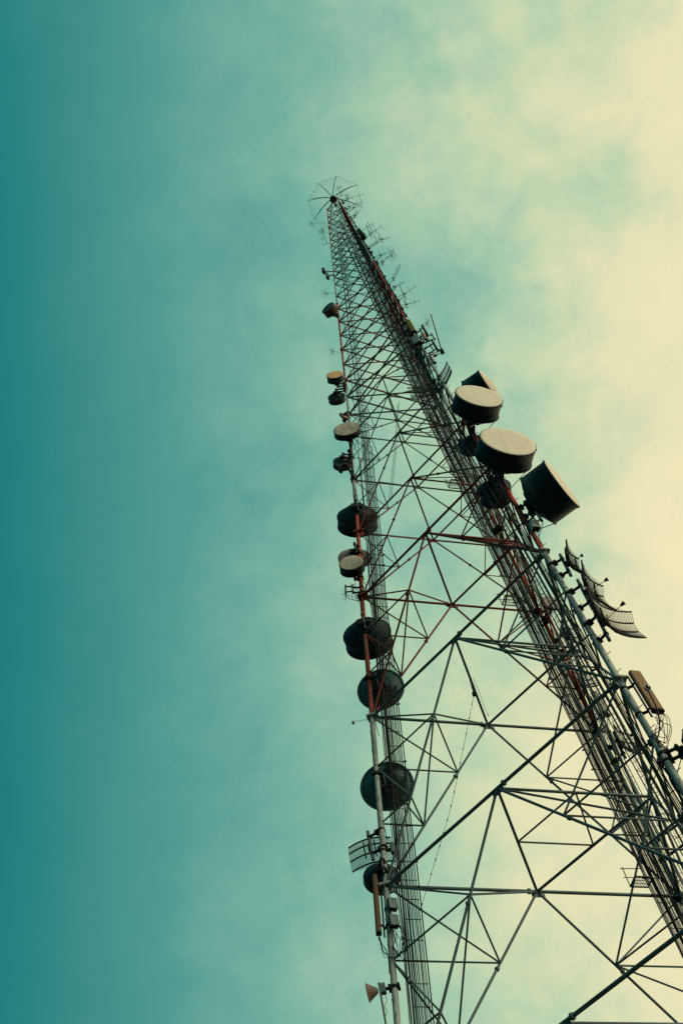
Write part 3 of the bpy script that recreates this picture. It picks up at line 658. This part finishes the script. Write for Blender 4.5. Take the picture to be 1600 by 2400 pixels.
radio_box('upper small box antenna standing off the left leg near the top', 'L', 106.9, 200, 0.95, 0.1, 0.12, 0.14, 0.5, 'dark', 1)
radio_box('lower dark box antenna standing off the left leg near the top', 'L', 106.1, 195, 0.62, -0.05, 0.12, 0.18, 0.5, 'boxgrey', 1)
radio_box('dark radio box on the right leg among the topmost yagis', 'R', 107.3, 330, 0.36, 0.0, 0.16, 0.22, 0.6, 'dark', 2)
radio_box('grey junction boxes clamped above the lowest left flange', 'L', 37.9, 20, 0.42, -0.12, 0.09, 0.10, 0.26, 'boxgrey', 3)

def floodlight(label, n, z, az, d, s):
    F = frame(leg(n, z)+dirv(az)*d, 250, -35); root = empty('floodlight', label, 'floodlight', F)
    MB().add([(-.18*s, y*0.7, zz*0.7) for y in (-.2*s, .2*s) for zz in (-.15*s, .15*s)]+[(.08*s, y, zz) for y in (-.26*s, .26*s) for zz in (-.2*s, .2*s)],
             [(0, 1, 3, 2), (0, 4, 5, 1), (1, 5, 7, 3), (3, 7, 6, 2), (2, 6, 4, 0)]).build('housing', 'white', root, F)
    MB().box((0.085*s, 0, 0), 0.012, 0.25*s, 0.19*s).build('glass', 'glass', root, F)
    MB().box((0.09*s, 0, -0.21*s), 0.03, 0.27*s, 0.02).build('visor', 'white', root, F)
    MB().bar((-0.1*s, 0, 0), (-0.5*s, 0, 0.30*s), 0.05, 0.08).build('bracket', 'dark', root, F)
floodlight('white floodlight inside the tower beside the red right leg', 'R', 50.62, 160, 1.45, 1.05)
floodlight('grey floodlight higher up close to the red right leg', 'R', 52.37, 160, 0.55, 0.95)

# dome camera in front of the tan panel
F = frame(leg('R', 34.34), 316); root = empty('dome_camera', 'white dome camera on a bent rod before the tan panel', 'camera', F)
pr = [(-0.14*math.cos(t), 0.14*math.sin(t)) for t in [math.pi*j/10 for j in range(11)]]
MB().lathe([(x+0.95, max(r_k, 0.0)) for x, r_k in pr[:6]], 20).build('housing', 'white', root, F)
MB().lathe([(0.95, 0.14), (1.0, 0.12), (1.045, 0.07), (1.055, 0.0)], 20).build('dome', 'glass', root, F)
MB().lathe([(0.93, 0.143), (0.93, 0.152), (0.97, 0.152), (0.97, 0.12)], 20, False).build('collar', 'white', root, F)
MB().path(bez([(0.90, 0, -0.05), (0.9, 0, -0.3), (0.86, 0, -1.2), (0.55, 0, -1.9), (0.12, 0, -2.2)]), 0.03, 6).build('support_rod', 'dark', root, F)

def lamp(label, n, z, az, d, s=1.0):
    F = frame(leg(n, z), az); root = empty('warning_lamp', label, 'lamp', F)
    MB().tube((0.1, 0, 0), (d, 0, 0.05), 0.012, 6).build('rod', 'dark', root, F)
    MB().tube((d, 0, -0.09*s), (d, 0, 0.0), 0.075*s, 12).build('base', 'boxgrey', root, F)
    q = MB(); k = [(0.07*math.cos(t)*s, 0.02+0.13*math.sin(t)*s) for t in [math.pi/2*j/5 for j in range(6)]]
    vs = [(d+r0*math.cos(2*math.pi*i/12), r0*math.sin(2*math.pi*i/12), h0) for r0, h0 in k for i in range(12)]
    q.add(vs, [(a*12+i, a*12+(i+1) % 12, (a+1)*12+(i+1) % 12, (a+1)*12+i) for a in range(5) for i in range(12)], True); q.build('lens', 'redlens', root, F)
lamp('small red warning lamp beside the far leg', 'B', 45.75, 330, 0.74, 1.1)
lamp('small warning lamp on a thin rod left of the left leg flange', 'L', 46.4, 190, 0.98, 0.9)

def brush(label, n, z, az, d, b, s):
    F = frame(leg(n, z), az, -6); root = empty('spike_brush', label, 'lightning brush', F, 'spiky lightning brushes')
    c0 = V((d, b, 0)); MB().tube((0.08, 0, -0.35), c0, 0.010, 5).build('rod', 'dark', root, F)
    MB().tube(c0*0.8+V((0, 0, -0.07)), c0*0.86+V((0, 0, -0.05)), 0.03, 6).build('knob', 'dark', root, F)
    q = MB(); rnd = random.Random(int(z*11))
    for i in range(46):
        v = V((rnd.gauss(0.45, 0.7), rnd.gauss(0, 1), rnd.gauss(0, 1))).normalized()
        q.tube(c0, c0+v*s*0.8*rnd.uniform(0.75, 1.05), 0.0042, 3, 0.002, False)
    o = q.build('spikes', 'wire', root, F); o['kind'] = 'stuff'
brush('spiky lightning brush beside the red part of the left leg flange', 'L', 56.66, 180, 0.8, 0.49, 0.62)
brush('spiky lightning brush on the left leg above the tan faced drum', 'L', 89.42, 185, 0.72, 0.27, 0.75)
brush('spiky lightning brush on the left leg above the topmost drum', 'L', 102.0, 185, 0.85, 0.1, 0.85)
brush('spiky lightning brush under the wire umbrella, left side', 'L', 121.0, 190, 1.7, 0.2, 0.9)
brush('lowest spiky brush under the wire umbrella', 'L', 117.6, 190, 0.65, 0.3, 0.8)
brush('spiky lightning brush on the panel cluster', 'R', 80.6, 345, 1.15, 0.2, 0.8)
brush('spiky lightning brush among the yagis of the right leg', 'R', 99.0, 350, 1.6, 0.2, 0.8)
brush('spiky lightning brush inside the wire umbrella, right side', 'R', 126.5, 20, 1.2, 0.2, 0.9)

def yagi(label, n, z, az, length, ne, el_len, baz, off, vertical=False, tilt=0, mast=0.0):
    """boom leaves a short mast that stands off the leg by off along az and points along baz"""
    off *= 0.62; length *= 0.66; el_len *= 0.68
    F = frame(leg(n, z), az); root = empty('yagi_antenna', label, 'yagi antenna', F, 'yagi antennas up the right leg')
    MB().tube((0.05, 0, 0), (off, 0, 0.0), 0.022, 6).build('standoff_arm', 'dark', root, F)
    MB().tube((0.05, 0, 0.55), (off, 0, 0.55), 0.018, 6).build('standoff_arm', 'dark', root, F)
    MB().tube((off, 0, -0.25-mast*0.3), (off, 0, 0.8+mast), 0.028, 6).build('mast', 'dark', root, F)
    d = (F.to_3x3().inverted() @ (dirv(baz)*math.cos(R(tilt))+V((0, 0, math.sin(R(tilt)))))).normalized()
    p = V((off, 0, 0.3)); MB().tube(p-d*0.15, p+d*length, 0.018, 6).build('boom', 'dark', root, F)
    e = V((0, 0, 1)) if vertical else d.cross(V((0, 0, 1))).normalized()
    for i in range(ne):
        c0 = p+d*length*(i/(max(1, ne-1))); l = el_len*(1-0.25*i/ne)/2
        MB().tube(c0-e*l, c0+e*l, 0.010, 5).build('element', 'dark', root, F)
    MB().box(p+d*0.1, 0.06, 0.05, 0.06).build('balun', 'dark', root, F)
    MB().path(bez([p, p*0.6+V((0, 0, -0.3)), (0.12, 0.05, -0.6), (0.1, 0.05, -2)]), 0.012, 4).build('cable', 'rubber', root, F)
yagi('topmost long boomed yagi just below the wire umbrella', 'R', 121.5, 345, 2.6, 4, 0.7, 5, 1.35)
yagi('double element yagi second from the top of the right leg', 'R', 117.5, 350, 1.6, 5, 0.9, 345, 1.5)
yagi('upright yagi standing on a bent mast near the top', 'R', 119.4, 10, 1.4, 3, 1.3, 350, 1.0, True, 0, 1.0)
yagi('broad flat yagi with loop feed under the upper pair', 'R', 114.6, 350, 0.9, 6, 0.9, 320, 0.9)
yagi('yagi pointing up right with two long elements by the tall thin mast', 'R', 106.4, 345, 1.9, 3, 1.3, 345, 1.6, False, 0, 2.2)
yagi('yagi on a long zigzag arm at the outer right', 'R', 103.4, 350, 1.2, 4, 1.1, 10, 2.6, True, 0, 1.4)
yagi('crossed yagi pointing right below the zigzag arm', 'R', 99.5, 350, 1.8, 4, 1.6, 0, 1.3)
yagi('wide two element yagi with drooping arms', 'R', 97.3, 345, 1.9, 3, 1.9, 335, 1.0)
yagi('tall ladder like yagi with many short elements beside the leg', 'R', 92.3, 350, 3.2, 12, 0.75, 350, 1.15, False, 62)
yagi('small yagi close to the red leg below the ladder like one', 'R', 90.2, 340, 1.3, 5, 0.8, 350, 0.7)
yagi('yagi with two long parallel rods pointing right', 'R', 87.6, 345, 1.7, 3, 1.2, 345, 1.3, False, 0, 1.6)
yagi('lowest yagi pointing right above the panel cluster', 'R', 85.6, 350, 1.6, 4, 1.0, 5, 0.9, False, 0, 0.8)
def dipoles(label, n, z, az, off, k, gap, s=0.35):
    F = frame(leg(n, z), az); root = empty('dipole_array', label, 'dipole antenna', F)
    MB().tube((off, 0, -0.4), (off, 0, gap*k), 0.024, 6).build('mast', 'dark', root, F)
    for i in range(2): MB().tube((0.05, 0, gap*k*0.8*i), (off, 0, gap*k*0.8*i), 0.02, 6).build('standoff_arm', 'dark', root, F)
    for i in range(k):
        sg = 1 if i % 2 else -1
        MB().path([(off, 0, gap*i), (off+0.28, 0.1*sg, gap*i), (off+0.28, 0.1*sg, gap*i+s), (off+0.34, 0.1*sg, gap*i+s), (off+0.34, 0.1*sg, gap*i-s), (off+0.28, 0.1*sg, gap*i-s), (off+0.28, 0.1*sg, gap*i)], 0.010, 4).build('folded_dipole', 'dark', root, F)
dipoles('thin dipole array on the left leg below the umbrella', 'L', 114.6, 195, 0.4, 5, 1.05)
dipoles('twisted dipole mast rising at the very top of the tower', 'R', 124.0, 330, 0.5, 4, 0.9)
dipoles('tall thin dipole mast with zigzag tip by the upper yagis', 'R', 103.5, 345, 1.15, 6, 1.0, 0.28)
# whip
F = frame(leg('R', 74.5), 350); root = empty('whip_antenna', 'long thin whip antenna slanting up beside the panel cluster', 'whip antenna', F)
MB().tube((1.05, 0.1, 0.2), (1.5, 0.1, 6.3), 0.045, 8, 0.038).build('rod', 'dark', root, F)
MB().box((1.05, 0.1, 0.1), 0.13, 0.13, 0.2).build('base_clamp', 'dark', root, F)
for zz in (-0.1, 0.35): MB().tube((0.1, 0, zz), (1.05, 0.1, zz), 0.03, 6).build('standoff_arm', 'dark', root, F)
# edge dish with its mast
drum('dark dish cut off by the right edge of the picture', 'R', 31.2, 352, 1.02, 0.0, 1.25, 0.2, stays=0)

# wire umbrella at the tip
HZ = 128.6; hub = V((0.0, 40, 0))+V((LEANX*(HZ-1.7), 0, 0)); hub.z = 0
C0 = V((LEANX*HZ, 40, TOP)); root = empty('umbrella_antenna', 'wire umbrella with curved spokes crowning the tower', 'umbrella antenna', Matrix.Translation(C0))
MB().tube(C0, C0+V((0, 0, 3.4)), 0.11, 10, 0.07).build('mast', 'dark', root)
MB().tube(C0+V((0, 0, 2.5)), C0+V((0, 0, 3.4)), 0.40, 12, 0.24).build('hub', 'dark', root)
rnd = random.Random(2)
for a in range(3): MB().tube(C0+V((0, 0, 2.2)), leg('LRB'[a], TOP), 0.035, 6).build('guy_strut', 'dark', root)
tips = []
NA = 8
for i in range(NA):
    an = R(24+360*i/NA+rnd.uniform(-7, 7)); d = V((math.cos(an), math.sin(an), 0))*rnd.uniform(0.93, 1.04); s2 = V((-d.y, d.x, 0))
    P = lambda t, o: C0+d*(0.2+2.74*t)+V((0, 0, 3.2-1.9*t**2.2+o))
    tips.append(P(1, 0))
    up, lo = [P(j/9, 0.10*math.sin(math.pi*min(1, j/9+0.1))) for j in range(10)], [P(j/9, -0.10*math.sin(math.pi*min(1, j/9+0.1))) for j in range(10)]
    b = MB(); b.path(up, 0.026, 5); b.path(lo, 0.026, 5)
    for j in range(1, 9): b.tube(up[j], lo[j-1], 0.012, 4); b.tube(up[j], lo[j], 0.012, 4)
    b.build('spoke', 'dark', root)
wires = MB()
for i in range(NA):
    a, b = tips[i], tips[(i+1) % NA]
    MB().tube(a, b, 0.014, 5).build('rim_wire', 'wire', root)
    for j in range(1, 9):
        t = j/9; p = a.lerp(b, t); wires.tube(p, C0+V((0, 0, 1.0))+(p-C0-V((0, 0, 1.4))).normalized()*0.4, 0.003, 3, None, False)
    for q in (0.86, 0.93):
        c = C0+V((0, 0, 1.2)); wires.tube(c.lerp(a, q), c.lerp(b, q), 0.004, 3, None, False)
o = wires.build('curtain_wires', 'wire', root); o['kind'] = 'stuff'

# hoist rope and pulley inside the lattice
mLR, mBL = midp('L', 'R', 46.49), midp('B', 'L', 46.49)
top = lerp(mLR, mBL, 0.44); end = leg('L', 34.6)+dirv(30.5)*1.35
pul = top+V((-0.06, 0, -1.25))
root = empty('hoist_rope', 'slack hoist rope with a pulley hanging inside the lattice', 'rope', Matrix.Translation(end))
for k in range(3): MB().path(bez([top+V((0.04*k-0.04, 0, 0)), lerp(top, pul, 0.5)+V((0.03*k-0.05, 0.02, 0)), pul]), 0.012, 4).build('fall', 'rubber', root)
MB().box(pul, 0.08, 0.05, 0.13).tube(pul+V((0, -0.06, -0.05)), pul+V((0, 0.06, -0.05)), 0.11, 10).build('pulley', 'dark', root)
sag = lerp(pul, end, 0.5)+V((0, 0, -0.6))
main = bez([pul, lerp(pul, sag, 0.5)+V((0, 0, -0.05)), sag, lerp(sag, end, 0.5)+V((0, 0, -0.05)), end], 8)
MB().path(main, 0.011, 4).build('rope', 'rubber', root)
q = MB()
for i in range(2, len(main)-1, 2):
    d = (main[i+1]-main[i]).normalized(); q.tube(main[i], main[i]+d*0.10, 0.026, 5)
o = q.build('knots', 'rubber', root); o['kind'] = 'stuff'
tail = [top+V((0.15, 0, -0.1)), top+V((0.2, 0.05, -1.2)), top+V((0.22, 0.05, -2.4)), top+V((0.25, 0.05, -2.9))]
MB().path(bez(tail), 0.010, 4).build('loose_end', 'rubber', root)
MB().tube(tail[-1]+V((0, 0, -0.06)), tail[-1], 0.03, 6).build('weight', 'dark', root)
# upper hanging lines
p0 = midp('L', 'R', 75.34)+V((0.4, 1.0, 0)); p1 = leg('L', 66.8)+dirv(20)*2.2
root = empty('guide_lines', 'three thin slack lines slanting through the middle lattice', 'rope', Matrix.Translation(p1))
for k in range(3):
    MB().path(bez([p0+V((0.12*k, 0, 0.3*k)), lerp(p0, p1, 0.5)+V((0.08*k, 0, -0.3)), p1+V((0.1*k, 0, 0))]), 0.012, 4).build('line', 'cable2', root)
# loose coax loops by the tan panel
for i, (n, z, az, lab) in enumerate((('R', 32.6, 345, 'tangled black cable loops below the tan panel antenna'), ('L', 33.0, 340, 'loose black cable loops under the grey radio boxes'), ('L', 56.9, 230, 'curled loose cables at the red flange of the left leg'))):
    F = frame(leg(n, z), az); root = empty('cable_coil', lab, 'cables', F); rnd = random.Random(i+40)
    for k in range(5):
        x0 = rnd.uniform(0.25, 0.6); y0 = rnd.uniform(-0.2, 0.2)
        MB().path(bez([(x0, y0, 0.7), (x0+rnd.uniform(0, .35), y0, 0.2), (x0+rnd.uniform(-.1, .3), y0+rnd.uniform(-.2, .2), -0.35), (x0-0.15, y0, -0.6-rnd.uniform(0, .3)), (0.14, rnd.uniform(-.1, .1), -0.3+rnd.uniform(-.3, .2))]), 0.014, 5).build('cable', 'rubber', root, F)

# feeders strapped to the outer side of the upper right leg
def outer_run(label, n, az, z0, z1, k, seed):
    root = empty('feeder_run', label, 'cables', Matrix.Translation(leg(n, z0)+dirv(az)*0.15)); rnd = random.Random(seed)
    for i in range(k):
        a_ = az+rnd.uniform(-35, 35); d = 0.10+0.05*i; top_ = z0+(z1-z0)*rnd.uniform(0.55, 1.0); pts = []
        for j in range(26):
            z = z0+(top_-z0)*j/25; pts.append(leg(n, z)+dirv(a_)*(d+rnd.uniform(-.03, .03))+dirv(a_+90)*rnd.uniform(-.04, .04))
        MB().path(pts, rnd.choice((0.022, 0.03, 0.04)), 5).build('cable', 'rubber', root)
    z = z0+0.6
    while z < z1:
        c = leg(n, z)+dirv(az+rnd.uniform(-40, 40))*rnd.uniform(0.12, 0.28)
        MB().box(c, rnd.uniform(.05, .13), rnd.uniform(.05, .10), rnd.uniform(.06, .2)).build('clamp', 'dark', root); z += rnd.uniform(0.8, 1.7)
outer_run('black feeders and clamps strapped outside the upper right leg', 'R', 5, 83.5, 123.5, 3, 4)
outer_run('black feeders and clamps strapped to the left leg between two drums', 'L', 250, 69.8, 76.0, 4, 9)
outer_run('loose feeders strapped to the lower right leg below the tan panel', 'R', 150, 26.0, 33.5, 3, 12)
